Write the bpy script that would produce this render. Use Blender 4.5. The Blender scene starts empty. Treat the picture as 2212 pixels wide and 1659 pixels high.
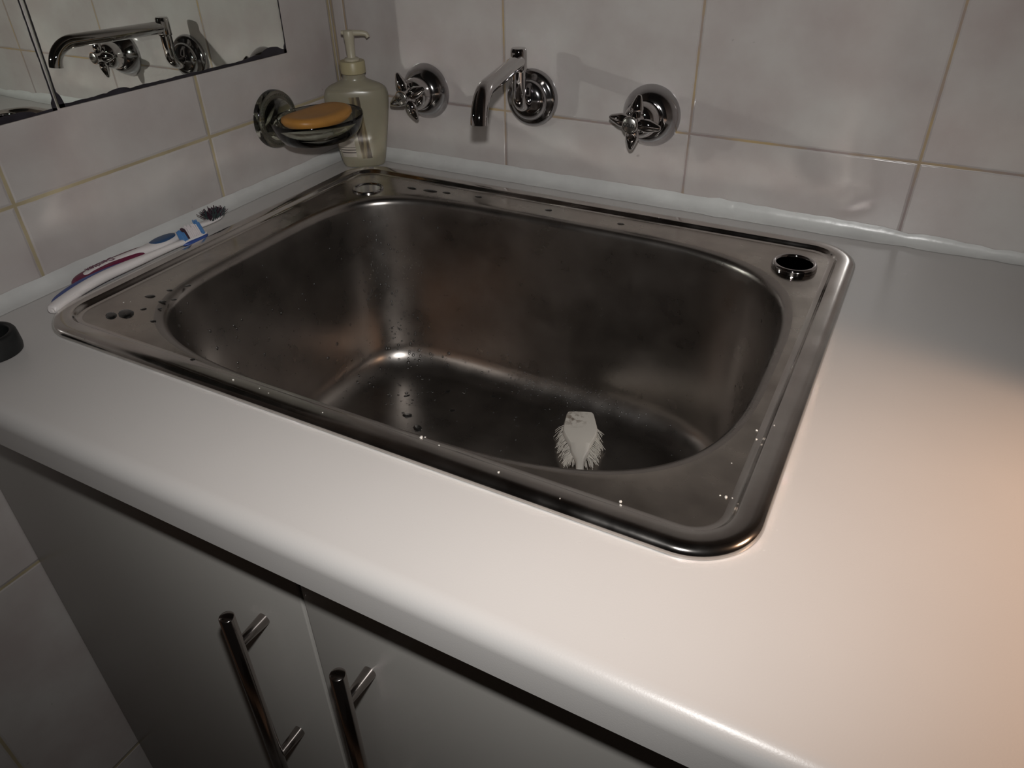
import bpy, bmesh, math, random
from mathutils import Vector, Matrix, Euler
from mathutils.bvhtree import BVHTree

scene = bpy.context.scene
C = scene.collection
PI = math.pi
rnd = random.Random(7)

# ------------------------------------------------------------------ camera
cam_d = bpy.data.cameras.new('camera')
cam = bpy.data.objects.new('camera', cam_d)
C.objects.link(cam)
cam.location = (0.66995, -0.78560, 0.30967)
cam.rotation_euler = (math.radians(55.3884), math.radians(0.9166), math.radians(28.0151))
cam_d.sensor_width = 36.0
cam_d.sensor_fit = 'HORIZONTAL'
cam_d.lens = 26.1686
cam_d.clip_start = 0.01
scene.camera = cam

# ------------------------------------------------------------------ world, lamps, exposure
world = bpy.data.worlds.new('world')
scene.world = world
world.use_nodes = True
bg = world.node_tree.nodes['Background']
bg.inputs[0].default_value = (1.0, 0.86, 0.78, 1)
bg.inputs[1].default_value = 0.007

def spot(name, loc, target, power, color, radius, size, blend):
    d = bpy.data.lights.new(name, 'SPOT')
    d.energy = power; d.color = color; d.shadow_soft_size = radius
    d.spot_size = math.radians(size); d.spot_blend = blend
    o = bpy.data.objects.new(name, d); C.objects.link(o)
    o.location = loc
    o.rotation_euler = (Vector(target) - Vector(loc)).to_track_quat('-Z', 'Y').to_euler()
    return o

# the camera's own flash, a few centimetres above the lens
spot('camera_flash', (0.655, -0.757, 0.362), (0.37, -0.235, 0.0), 10.0, (1.0, 0.985, 0.965), 0.010, 112, 1.0)
# warm shaded lamp to the right of the worktop, beyond the end of the added blocking wall
spot('warm_lamp', (1.14, -0.346, 0.36), (0.86, -0.45, 0.0), 11.0, (1.0, 0.63, 0.41), 0.03, 72, 1.0)

scene.view_settings.view_transform = 'Standard'
scene.view_settings.look = 'None'
scene.view_settings.exposure = 0.0
scene.view_settings.gamma = 1.0
scene.view_settings.use_curve_mapping = False
scene.cycles.caustics_reflective = True
scene.cycles.blur_glossy = 0.1
scene.cycles.sample_clamp_indirect = 0.0
scene.cycles.max_bounces = 10
scene.cycles.use_guiding = True
scene.cycles.guiding_training_samples = 64

# ------------------------------------------------------------------ materials
def new_mat(name):
    m = bpy.data.materials.new(name); m.use_nodes = True
    return m, m.node_tree, m.node_tree.nodes['Principled BSDF']

def P(b, **k):
    for n, v in k.items():
        n = n.replace('_', ' ')
        b.inputs[n].default_value = v

def col(c): return (c[0], c[1], c[2], 1)

def plain(name, c, rough=0.4, metal=0.0, spec=0.5, noise=0.0, nscale=40, bump=0.0, bscale=200, **k):
    m, nt, b = new_mat(name)
    P(b, Base_Color=col(c), Roughness=rough, Metallic=metal)
    b.inputs['Specular IOR Level'].default_value = spec
    P(b, **k)
    tc = nt.nodes.new('ShaderNodeTexCoord')
    if noise:
        n = nt.nodes.new('ShaderNodeTexNoise'); n.inputs['Scale'].default_value = nscale
        n.inputs['Detail'].default_value = 4
        nt.links.new(tc.outputs['Object'], n.inputs['Vector'])
        r = nt.nodes.new('ShaderNodeValToRGB')
        r.color_ramp.elements[0].position = 0.3; r.color_ramp.elements[1].position = 0.7
        r.color_ramp.elements[0].color = col([x * (1 - noise) for x in c])
        r.color_ramp.elements[1].color = col([min(1, x * (1 + noise)) for x in c])
        nt.links.new(n.outputs['Fac'], r.inputs['Fac'])
        nt.links.new(r.outputs['Color'], b.inputs['Base Color'])
    if bump:
        n = nt.nodes.new('ShaderNodeTexNoise'); n.inputs['Scale'].default_value = bscale
        n.inputs['Detail'].default_value = 3
        nt.links.new(tc.outputs['Object'], n.inputs['Vector'])
        bp = nt.nodes.new('ShaderNodeBump'); bp.inputs['Strength'].default_value = bump
        bp.inputs['Distance'].default_value = 0.001
        nt.links.new(n.outputs['Fac'], bp.inputs['Height'])
        nt.links.new(bp.outputs['Normal'], b.inputs['Normal'])
    return m

TILE_W, TILE_H, ROW_Z = 0.2201, 0.3335, 0.0789
def math_node(nt, op, a, b=None, clamp=False):
    n = nt.nodes.new('ShaderNodeMath'); n.operation = op; n.use_clamp = clamp
    for i, v in enumerate((a, b)):
        if v is None: continue
        if isinstance(v, (int, float)): n.inputs[i].default_value = v
        else: nt.links.new(v, n.inputs[i])
    return n.outputs[0]

def tile_mat(name, axis, off, grout_a, grout_b, gw):
    m, nt, b = new_mat(name)
    tc = nt.nodes.new('ShaderNodeTexCoord')
    sep = nt.nodes.new('ShaderNodeSeparateXYZ')
    nt.links.new(tc.outputs['Object'], sep.inputs[0])
    # slight waver of the joints
    wn = nt.nodes.new('ShaderNodeTexNoise'); wn.inputs['Scale'].default_value = 60
    nt.links.new(tc.outputs['Object'], wn.inputs['Vector'])
    wob = math_node(nt, 'MULTIPLY', math_node(nt, 'SUBTRACT', wn.outputs['Fac'], 0.5), 0.0012)
    def joint(coord, o, step):
        v = math_node(nt, 'ADD', math_node(nt, 'SUBTRACT', coord, o), step * 20.5)
        v = math_node(nt, 'MODULO', v, step)
        v = math_node(nt, 'ABSOLUTE', math_node(nt, 'SUBTRACT', v, step / 2))   # distance to the joint centre
        return math_node(nt, 'ADD', v, wob)
    du = joint(sep.outputs[axis], off, TILE_W)
    dv = joint(sep.outputs[2], ROW_Z, TILE_H)
    dc = math_node(nt, 'SUBTRACT', math_node(nt, 'ABSOLUTE', sep.outputs[axis]), 0.0)
    d = math_node(nt, 'MINIMUM', math_node(nt, 'MINIMUM', du, dv), dc)
    mask = nt.nodes.new('ShaderNodeMapRange'); mask.interpolation_type = 'SMOOTHSTEP'
    mask.inputs['From Min'].default_value = gw * 0.75; mask.inputs['From Max'].default_value = gw * 1.25
    nt.links.new(d, mask.inputs['Value'])
    # tile glaze: soft cloudy mottling
    n1 = nt.nodes.new('ShaderNodeTexNoise'); n1.inputs['Scale'].default_value = 11; n1.inputs['Detail'].default_value = 5
    n1.inputs['Roughness'].default_value = 0.55
    nt.links.new(tc.outputs['Object'], n1.inputs['Vector'])
    r1 = nt.nodes.new('ShaderNodeValToRGB')
    r1.color_ramp.elements[0].position = 0.33; r1.color_ramp.elements[0].color = (0.45, 0.40, 0.385, 1)
    r1.color_ramp.elements[1].position = 0.66; r1.color_ramp.elements[1].color = (0.53, 0.505, 0.485, 1)
    nt.links.new(n1.outputs['Fac'], r1.inputs['Fac'])
    # small specks of dirt
    n3 = nt.nodes.new('ShaderNodeTexNoise'); n3.inputs['Scale'].default_value = 95; n3.inputs['Detail'].default_value = 1
    nt.links.new(tc.outputs['Object'], n3.inputs['Vector'])
    r3 = nt.nodes.new('ShaderNodeValToRGB')
    r3.color_ramp.elements[0].position = 0.775; r3.color_ramp.elements[0].color = (0, 0, 0, 1)
    r3.color_ramp.elements[1].position = 0.83; r3.color_ramp.elements[1].color = (0.45, 0.45, 0.45, 1)
    nt.links.new(n3.outputs['Fac'], r3.inputs['Fac'])
    mx0 = nt.nodes.new('ShaderNodeMix'); mx0.data_type = 'RGBA'
    nt.links.new(r3.outputs['Color'], mx0.inputs['Factor'])
    nt.links.new(r1.outputs['Color'], mx0.inputs['A']); mx0.inputs['B'].default_value = (0.16, 0.13, 0.11, 1)
    # grout
    n2 = nt.nodes.new('ShaderNodeTexNoise'); n2.inputs['Scale'].default_value = 16; n2.inputs['Detail'].default_value = 4
    nt.links.new(tc.outputs['Object'], n2.inputs['Vector'])
    r2 = nt.nodes.new('ShaderNodeValToRGB')
    r2.color_ramp.elements[0].position = 0.4; r2.color_ramp.elements[0].color = col(grout_a)
    r2.color_ramp.elements[1].position = 0.62; r2.color_ramp.elements[1].color = col(grout_b)
    nt.links.new(n2.outputs['Fac'], r2.inputs['Fac'])
    mx = nt.nodes.new('ShaderNodeMix'); mx.data_type = 'RGBA'
    nt.links.new(mask.outputs[0], mx.inputs['Factor'])
    nt.links.new(r2.outputs['Color'], mx.inputs['A']); nt.links.new(mx0.outputs['Result'], mx.inputs['B'])
    nt.links.new(mx.outputs['Result'], b.inputs['Base Color'])
    rr = nt.nodes.new('ShaderNodeMapRange')
    rr.inputs['To Min'].default_value = 0.8; rr.inputs['To Max'].default_value = 0.16
    nt.links.new(mask.outputs[0], rr.inputs['Value']); nt.links.new(rr.outputs[0], b.inputs['Roughness'])
    # relief: recessed joints, pillowed tile edge, faint waviness of the glaze
    pil = nt.nodes.new('ShaderNodeMapRange'); pil.interpolation_type = 'SMOOTHERSTEP'
    pil.inputs['From Min'].default_value = gw * 0.6; pil.inputs['From Max'].default_value = gw * 2.6
    nt.links.new(d, pil.inputs['Value'])
    nw = nt.nodes.new('ShaderNodeTexNoise'); nw.inputs['Scale'].default_value = 14; nw.inputs['Detail'].default_value = 1
    nt.links.new(tc.outputs['Object'], nw.inputs['Vector'])
    h = math_node(nt, 'ADD', pil.outputs[0], math_node(nt, 'MULTIPLY', nw.outputs['Fac'], 0.35))
    bp = nt.nodes.new('ShaderNodeBump'); bp.inputs['Strength'].default_value = 0.8; bp.inputs['Distance'].default_value = 0.0009
    nt.links.new(h, bp.inputs['Height']); nt.links.new(bp.outputs['Normal'], b.inputs['Normal'])
    return m

M = {}
M['tile_back'] = tile_mat('tile_back', 0, 0.2387, (0.30, 0.245, 0.235), (0.42, 0.31, 0.16), 0.0012)
M['tile_left'] = tile_mat('tile_left', 1, -0.2259, (0.36, 0.30, 0.19), (0.46, 0.39, 0.25), 0.0016)
M['tile_side'] = tile_mat('tile_side', 1, -0.2259, (0.36, 0.30, 0.19), (0.46, 0.39, 0.25), 0.0016)
M['floor'] = plain('floor_tile', (0.30, 0.27, 0.25), 0.5, noise=0.1, nscale=8)
M['counter'] = plain('white_laminate', (0.585, 0.565, 0.548), 0.33, noise=0.012, nscale=14, bump=0.05, bscale=900)
M['door'] = plain('cream_door', (0.40, 0.385, 0.36), 0.32, noise=0.01, nscale=10, bump=0.04, bscale=700)
M['carcass'] = plain('carcass', (0.45, 0.42, 0.38), 0.5, noise=0.02)
M['sealant'] = plain('sealant', (0.60, 0.60, 0.585), 0.28, noise=0.06, nscale=30, bump=0.35, bscale=70)
M['chrome'] = plain('chrome', (0.50, 0.48, 0.475), 0.035, 1.0, noise=0.03, nscale=25)
M['chrome_worn'] = plain('chrome_worn', (0.43, 0.42, 0.425), 0.12, 1.0, noise=0.10, nscale=60)
M['handle'] = plain('brushed_steel', (0.42, 0.38, 0.36), 0.16, 1.0, noise=0.03, nscale=30)
M['black_void'] = plain('black_void', (0.004, 0.004, 0.004), 0.8, spec=0.0)
M['black_plastic'] = plain('black_plastic', (0.012, 0.013, 0.013), 0.42, spec=0.3, noise=0.1)
M['mirror'] = plain('silvered_glass', (0.86, 0.90, 0.85), 0.0, 1.0, noise=0.01, nscale=10)
M['mirror_edge'] = plain('tarnish', (0.018, 0.016, 0.022), 0.35, noise=0.5, nscale=60)
M['ink'] = plain('black_ink', (0.01, 0.01, 0.01), 0.4)
M['cap_face'] = plain('satin_chrome', (0.58, 0.57, 0.54), 0.28, 1.0)
M['soap'] = plain('orange_soap', (0.46, 0.215, 0.045), 0.45, noise=0.10, nscale=35, bump=0.1, bscale=80)
M['bottle'] = plain('translucent_cream', (0.31, 0.283, 0.208), 0.26, noise=0.05, nscale=25,
                    Subsurface_Weight=0.15, Subsurface_Scale=0.01)
M['pump'] = plain('cream_plastic', (0.46, 0.42, 0.32), 0.38, noise=0.03)
M['pump_ring'] = plain('yellowed_plastic', (0.42, 0.365, 0.215), 0.4, noise=0.05)
M['white_plastic'] = plain('white_plastic', (0.74, 0.70, 0.69), 0.28, noise=0.02)
M['blue_rubber'] = plain('blue_rubber', (0.035, 0.075, 0.28), 0.4, noise=0.05)
M['teal_rubber'] = plain('blue_pad', (0.03, 0.075, 0.17), 0.35, noise=0.05)
M['sky_rubber'] = plain('light_blue_rubber', (0.07, 0.19, 0.42), 0.4, noise=0.05)
M['magenta_rubber'] = plain('magenta_rubber', (0.14, 0.012, 0.045), 0.38, noise=0.05)
M['violet_bristle'] = plain('violet_bristle', (0.035, 0.008, 0.02), 0.5)
M['teal_bristle'] = plain('teal_bristle', (0.03, 0.05, 0.05), 0.5)
M['white_bristle'] = plain('white_bristle', (0.68, 0.62, 0.63), 0.5)
M['magenta_ink'] = plain('magenta_ink', (0.11, 0.012, 0.055), 0.4)
M['brush_bristle'] = plain('nylon_bristle', (0.62, 0.58, 0.52), 0.4)
M['crumb'] = plain('white_crumb', (0.72, 0.70, 0.66), 0.6)

def steel(name, base, rough, rvar, smear, var=0.09):
    m, nt, b = new_mat(name)
    P(b, Base_Color=col(base), Metallic=1.0, Roughness=rough)
    tc = nt.nodes.new('ShaderNodeTexCoord')
    n = nt.nodes.new('ShaderNodeTexNoise'); n.inputs['Scale'].default_value = smear; n.inputs['Detail'].default_value = 6
    nt.links.new(tc.outputs['Object'], n.inputs['Vector'])
    mr = nt.nodes.new('ShaderNodeMapRange')
    mr.inputs['From Min'].default_value = 0.35; mr.inputs['From Max'].default_value = 0.68
    mr.inputs['To Min'].default_value = rough; mr.inputs['To Max'].default_value = rough + rvar
    nt.links.new(n.outputs['Fac'], mr.inputs['Value']); nt.links.new(mr.outputs[0], b.inputs['Roughness'])
    r = nt.nodes.new('ShaderNodeValToRGB')
    r.color_ramp.elements[0].position = 0.3; r.color_ramp.elements[0].color = col([x * (1 - var) for x in base])
    r.color_ramp.elements[1].position = 0.7; r.color_ramp.elements[1].color = col([x * (1 + var) for x in base])
    nt.links.new(n.outputs['Fac'], r.inputs['Fac']); nt.links.new(r.outputs['Color'], b.inputs['Base Color'])
    return m
M['steel_bowl'] = steel('satin_steel', (0.36, 0.335, 0.315), 0.27, 0.06, 30)
M['steel_deck'] = steel('smeared_steel', (0.42, 0.39, 0.355), 0.14, 0.20, 26, 0.24)
M['steel_rim'] = steel('polished_steel', (0.54, 0.515, 0.49), 0.11, 0.09, 40)

def glass(name, c, rough, ior=1.45, trans=1.0):
    m, nt, b = new_mat(name)
    P(b, Base_Color=col(c), Roughness=rough, IOR=ior)
    b.inputs['Transmission Weight'].default_value = trans
    tc = nt.nodes.new('ShaderNodeTexCoord')
    n = nt.nodes.new('ShaderNodeTexNoise'); n.inputs['Scale'].default_value = 30
    nt.links.new(tc.outputs['Object'], n.inputs['Vector'])
    mr = nt.nodes.new('ShaderNodeMapRange')
    mr.inputs['To Min'].default_value = rough; mr.inputs['To Max'].default_value = rough + 0.03
    nt.links.new(n.outputs['Fac'], mr.inputs['Value']); nt.links.new(mr.outputs[0], b.inputs['Roughness'])
    return m
M['glass'] = glass('smoky_glass', (0.80, 0.81, 0.74), 0.03)
def water_mat():
    m = bpy.data.materials.new('water'); m.use_nodes = True
    nt = m.node_tree; nt.nodes.clear()
    out = nt.nodes.new('ShaderNodeOutputMaterial'); mix = nt.nodes.new('ShaderNodeMixShader')
    tr = nt.nodes.new('ShaderNodeBsdfTransparent'); gl = nt.nodes.new('ShaderNodeBsdfGlossy'); fr = nt.nodes.new('ShaderNodeFresnel')
    tc = nt.nodes.new('ShaderNodeTexCoord'); n = nt.nodes.new('ShaderNodeTexNoise'); n.inputs['Scale'].default_value = 300
    mr = nt.nodes.new('ShaderNodeMapRange'); mr.inputs['To Min'].default_value = 0.26; mr.inputs['To Max'].default_value = 0.42
    nt.links.new(tc.outputs['Object'], n.inputs['Vector']); nt.links.new(n.outputs['Fac'], mr.inputs['Value'])
    nt.links.new(mr.outputs[0], gl.inputs['Roughness'])
    tr.inputs['Color'].default_value = (0.86, 0.86, 0.86, 1); fr.inputs['IOR'].default_value = 1.9
    nt.links.new(fr.outputs[0], mix.inputs[0]); nt.links.new(tr.outputs[0], mix.inputs[1]); nt.links.new(gl.outputs[0], mix.inputs[2])
    nt.links.new(mix.outputs[0], out.inputs['Surface'])
    return m
M['water'] = water_mat()

# ------------------------------------------------------------------ mesh helpers
def link(name, bm, mat, parent=None, smooth=True, sharp=40, recalc=True):
    if recalc: bmesh.ops.recalc_face_normals(bm, faces=bm.faces)
    for f in bm.faces: f.smooth = smooth
    if smooth:
        lim = math.radians(sharp)
        for e in bm.edges:
            if len(e.link_faces) == 2:
                try: e.smooth = e.calc_face_angle() < lim
                except ValueError: pass
    me = bpy.data.meshes.new(name); bm.to_mesh(me); bm.free()
    for m in (mat if isinstance(mat, (list, tuple)) else [mat]): me.materials.append(m)
    o = bpy.data.objects.new(name, me); C.objects.link(o)
    if parent is not None: o.parent = parent
    return o

def tag(o, label=None, cat=None, group=None, kind=None):
    if label: o['label'] = label
    if cat: o['category'] = cat
    if group: o['group'] = group
    if kind: o['kind'] = kind
    return o

def empty(name, loc, label, cat, group=None):
    o = bpy.data.objects.new(name, None); C.objects.link(o)
    o.location = loc; o.empty_display_size = 0.01
    return tag(o, label, cat, group)

def box(bm, lo, hi, bev=0.0, seg=2):
    r = bmesh.ops.create_cube(bm, size=1.0)
    for v in r['verts']:
        v.co = Vector([lo[i] + (v.co[i] + 0.5) * (hi[i] - lo[i]) for i in range(3)])
    if bev:
        es = {e for v in r['verts'] for e in v.link_edges}
        bmesh.ops.bevel(bm, geom=list(es), offset=bev, segments=seg, affect='EDGES', profile=0.5)

def loft(bm, loops, cap0=True, cap1=True, closed=True, mat=0):
    rows = [[bm.verts.new(p) for p in L] for L in loops]
    n = len(rows[0])
    for a, b in zip(rows, rows[1:]):
        for i in range(n if closed else n - 1):
            j = (i + 1) % n
            try:
                f = bm.faces.new((a[i], a[j], b[j], b[i])); f.material_index = mat
            except ValueError: pass
    if cap0: f = bm.faces.new(list(reversed(rows[0]))); f.material_index = mat
    if cap1: f = bm.faces.new(rows[-1]); f.material_index = mat
    return rows

def frame(d):
    d = Vector(d).normalized()
    u = d.orthogonal().normalized()
    return u, d.cross(u).normalized(), d

def lathe(bm, origin, axis, prof, n=48, mat=0):
    """prof: list of (radius, distance along the axis)"""
    u, v, d = frame(axis); o = Vector(origin)
    loops = []
    for r, h in prof:
        r = max(r, 1e-5)
        loops.append([o + d * h + (u * math.cos(t) + v * math.sin(t)) * r for t in [2 * PI * i / n for i in range(n)]])
    loft(bm, loops, True, True, True, mat)

def tube(bm, pts, radii, n=20, mat=0, cap=True):
    pts = [Vector(p) for p in pts]
    if not isinstance(radii, (list, tuple)): radii = [radii] * len(pts)
    t0 = (pts[1] - pts[0]).normalized(); u = t0.orthogonal().normalized()
    loops = []
    for i, p in enumerate(pts):
        if i == 0: t = pts[1] - pts[0]
        elif i == len(pts) - 1: t = pts[-1] - pts[-2]
        else: t = (pts[i + 1] - pts[i]).normalized() + (pts[i] - pts[i - 1]).normalized()
        t.normalize(); u = (u - t * u.dot(t)).normalized(); w = t.cross(u)
        loops.append([p + (u * math.cos(a) + w * math.sin(a)) * radii[i] for a in [2 * PI * k / n for k in range(n)]])
    loft(bm, loops, cap, cap, True, mat)

def ball(bm, c, r, sub=2, scale=(1, 1, 1)):
    res = bmesh.ops.create_icosphere(bm, subdivisions=sub, radius=1.0)
    for v in res['verts']:
        v.co = Vector(c) + Vector((v.co.x * r * scale[0], v.co.y * r * scale[1], v.co.z * r * scale[2]))

def spline(pts, n):
    """Catmull-Rom through tuples of any length"""
    P_ = [pts[0]] + list(pts) + [pts[-1]]
    out = []
    segs = len(pts) - 1
    for k in range(n + 1):
        s = k / n * segs; i = min(int(s), segs - 1); t = s - i
        p0, p1, p2, p3 = P_[i], P_[i + 1], P_[i + 2], P_[i + 3]
        out.append(tuple(0.5 * (2 * b + (c - a) * t + (2 * a - 5 * b + 4 * c - d) * t * t + (3 * b - a - 3 * c + d) * t ** 3)
                         for a, b, c, d in zip(p0, p1, p2, p3)))
    return out

# ------------------------------------------------------------------ room shell
def structure(name, bm, mat, label=None, **k):
    o = link(name, bm, mat, None, **k); o['kind'] = 'structure'
    if label: o['label'] = label
    return o

b = bmesh.new(); box(b, (-0.12, 0.0, -0.9), (1.4, 0.12, 1.6)); structure('wall_back', b, M['tile_back'], 'tiled wall behind the taps', smooth=False)
b = bmesh.new(); box(b, (-0.12, -1.6, -0.9), (0.0, 0.0, 1.6)); structure('wall_left', b, M['tile_left'], 'tiled wall carrying the mirror and soap dish', smooth=False)
b = bmesh.new(); box(b, (0.97, -0.285, -0.9), (1.05, 0.0, 1.6)); structure('lamp_block_wall', b, M['tile_side'], 'added out-of-view wall that blocks the warm lamp', smooth=False)  # added out of view; its edge casts the warm lamp's shadow line on the worktop
b = bmesh.new(); box(b, (-0.12, -1.6, -0.95), (1.8, 0.12, -0.9)); structure('floor', b, M['floor'], 'dark bathroom floor', smooth=False)

# cove of sealant where the worktop meets the tiles
def cove(name, pts, sizes, inward, label):
    """pts along the wall foot; size = leg length; inward = unit vector away from the wall"""
    bm = bmesh.new(); loops = []
    inw = Vector(inward); up = Vector((0, 0, 1))
    for p, s in zip(pts, sizes):
        p = Vector(p)
        L = [p - inw * 0.0 - up * 0.0]
        for i in range(9):
            a = PI / 2 * i / 8
            # concave quarter round from the worktop to the wall
            L.append(p + inw * s * (1 - math.sin(a) * 0.93) * (1 if i else 1.0) + up * s * (1 - math.cos(a) * 0.93) if 0 < i < 8
                     else (p + inw * s + up * 0.0004 if i == 0 else p + up * s + inw * 0.0004))
        loops.append(L)
    loft(bm, loops)
    o = structure(name, bm, M['sealant'], label, sharp=70)
    return o
xs = [i * 0.0125 for i in range(77)]
rr = random.Random(3)
def sz(x):
    base = 0.0146 if x < 0.55 else 0.0146 - 0.006 * min(1, (x - 0.55) / 0.22)
    amp = 0.0006 if x < 0.5 else 0.0016
    return base + rr.uniform(-amp, amp)
cove('trim_1', [(x, 0, 0.0) for x in xs], [sz(x) for x in xs], (0, -1, 0), 'white sealant bead along the back of the worktop')
ys = [-i * 0.0125 for i in range(47)]
cove('trim_2', [(0, y, 0.0) for y in ys], [0.0125 + rr.uniform(-0.0005, 0.0005) for y in ys], (1, 0, 0), 'white sealant bead along the left of the worktop')

# ------------------------------------------------------------------ sink shapes
OX0, OX1, OY0, OY1 = 0.0511, 0.6511, -0.4989, -0.0427
OC = Vector(((OX0 + OX1) / 2, (OY0 + OY1) / 2, 0))
OA, OB, OR = (OX1 - OX0) / 2, (OY1 - OY0) / 2, 0.044
BC = Vector((0.3625, -0.288, 0)); BA, BB = 0.2505, 0.1825

def rrect(theta, inset):
    a, b_, r = OA - inset, OB - inset, max(OR - inset, 0.004)
    c, s = math.cos(theta), math.sin(theta)
    lo, hi = 0.0, 1.0
    def sdf(t):
        qx, qy = abs(c * t) - (a - r), abs(s * t) - (b_ - r)
        return math.hypot(max(qx, 0), max(qy, 0)) + min(max(qx, qy), 0) - r
    for _ in range(40):
        m_ = (lo + hi) / 2
        if sdf(m_) < 0: lo = m_
        else: hi = m_
    return Vector((OC.x + c * lo, OC.y + s * lo, 0))

def bowl_pt(theta, inset):
    c, s = math.cos(theta), math.sin(theta)
    # the four corners of the pressing differ a little in tightness; blend so the outline stays smooth
    wx, wy = 0.5 + 0.5 * c, 0.5 + 0.5 * s
    ex = (1 - wx) * (1 - wy) * 3.9 + wx * (1 - wy) * 3.2 + wx * wy * 3.8 + (1 - wx) * wy * 4.8
    a, b_ = BA - inset, BB - inset
    r = (abs(c / a) ** ex + abs(s / b_) ** ex) ** (-1.0 / ex)
    return Vector((BC.x + c * r, BC.y + s * r, 0))

# angles: denser around the four corner directions
NA = 320
thetas = []
corner_angles = [math.atan2(sy * OB, sx * OA) % (2 * PI) for sx, sy in ((1, 1), (-1, 1), (-1, -1), (1, -1))]
def dens(t): return 1 + 3.5 * sum(math.exp(-((min(abs(t - c), 2 * PI - abs(t - c))) / 0.16) ** 2) for c in corner_angles)
acc = [0.0]; NS = 8000
for i in range(NS): acc.append(acc[-1] + dens(2 * PI * (i + 0.5) / NS))
j = 0
for k in range(NA):
    tgt = acc[-1] * k / NA
    while acc[j + 1] < tgt: j += 1
    thetas.append(2 * PI * (j + (tgt - acc[j]) / (acc[j + 1] - acc[j])) / NS)

DECK = 0.0022
FLOOR_Z = -0.214
def out_loop(ins, z): return [rrect(t, ins) + Vector((0, 0, z)) for t in thetas]
def in_loop(ins, z): return [bowl_pt(t, ins) + Vector((0, 0, z)) for t in thetas]

# ------------------------------------------------------------------ worktop
FY = -0.5890; CX1 = 0.97
def worktop():
    bm = bmesh.new()
    R = 0.013
    yflat = FY + R
    # top face with the cut-out for the sink
    outer = [bm.verts.new((x, y, 0)) for x, y in ((0, 0), (0, yflat), (CX1, yflat), (CX1, 0))]
    hole = [bm.verts.new(rrect(t, 0.012)) for t in thetas[::2]]
    es = []
    for ring in (outer, hole):
        for i in range(len(ring)):
            es.append(bm.edges.new((ring[i], ring[(i + 1) % len(ring)])))
    bmesh.ops.triangle_fill(bm, use_beauty=True, use_dissolve=False, edges=es)
    # inside wall of the cut-out
    low = [bm.verts.new(v.co + Vector((0, 0, -0.03))) for v in hole]
    for i in range(len(hole)):
        k = (i + 1) % len(hole)
        bm.faces.new((hole[i], hole[k], low[k], low[i]))
    # rolled front edge, face, underside return
    prof = []
    for i in range(1, 11):
        a = PI / 2 * i / 10
        prof.append((yflat - R * math.sin(a), -R + R * math.cos(a)))
    prof += [(FY, -0.0325), (FY + 0.0012, -0.0335), (-0.50, -0.0335)]
    prevl = outer[1]; prevr = outer[2]
    ends_l, ends_r = [prevl], [prevr]
    for y, z in prof:
        l = bm.verts.new((0, y, z)); r = bm.verts.new((CX1, y, z))
        bm.faces.new((prevl, prevr, r, l)); prevl, prevr = l, r
        ends_l.append(l); ends_r.append(r)
    return link('worktop', bm, M['counter'], sharp=30)
wt = tag(worktop(), 'white laminate worktop with a rounded front edge holding the steel sink', 'worktop')

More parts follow.
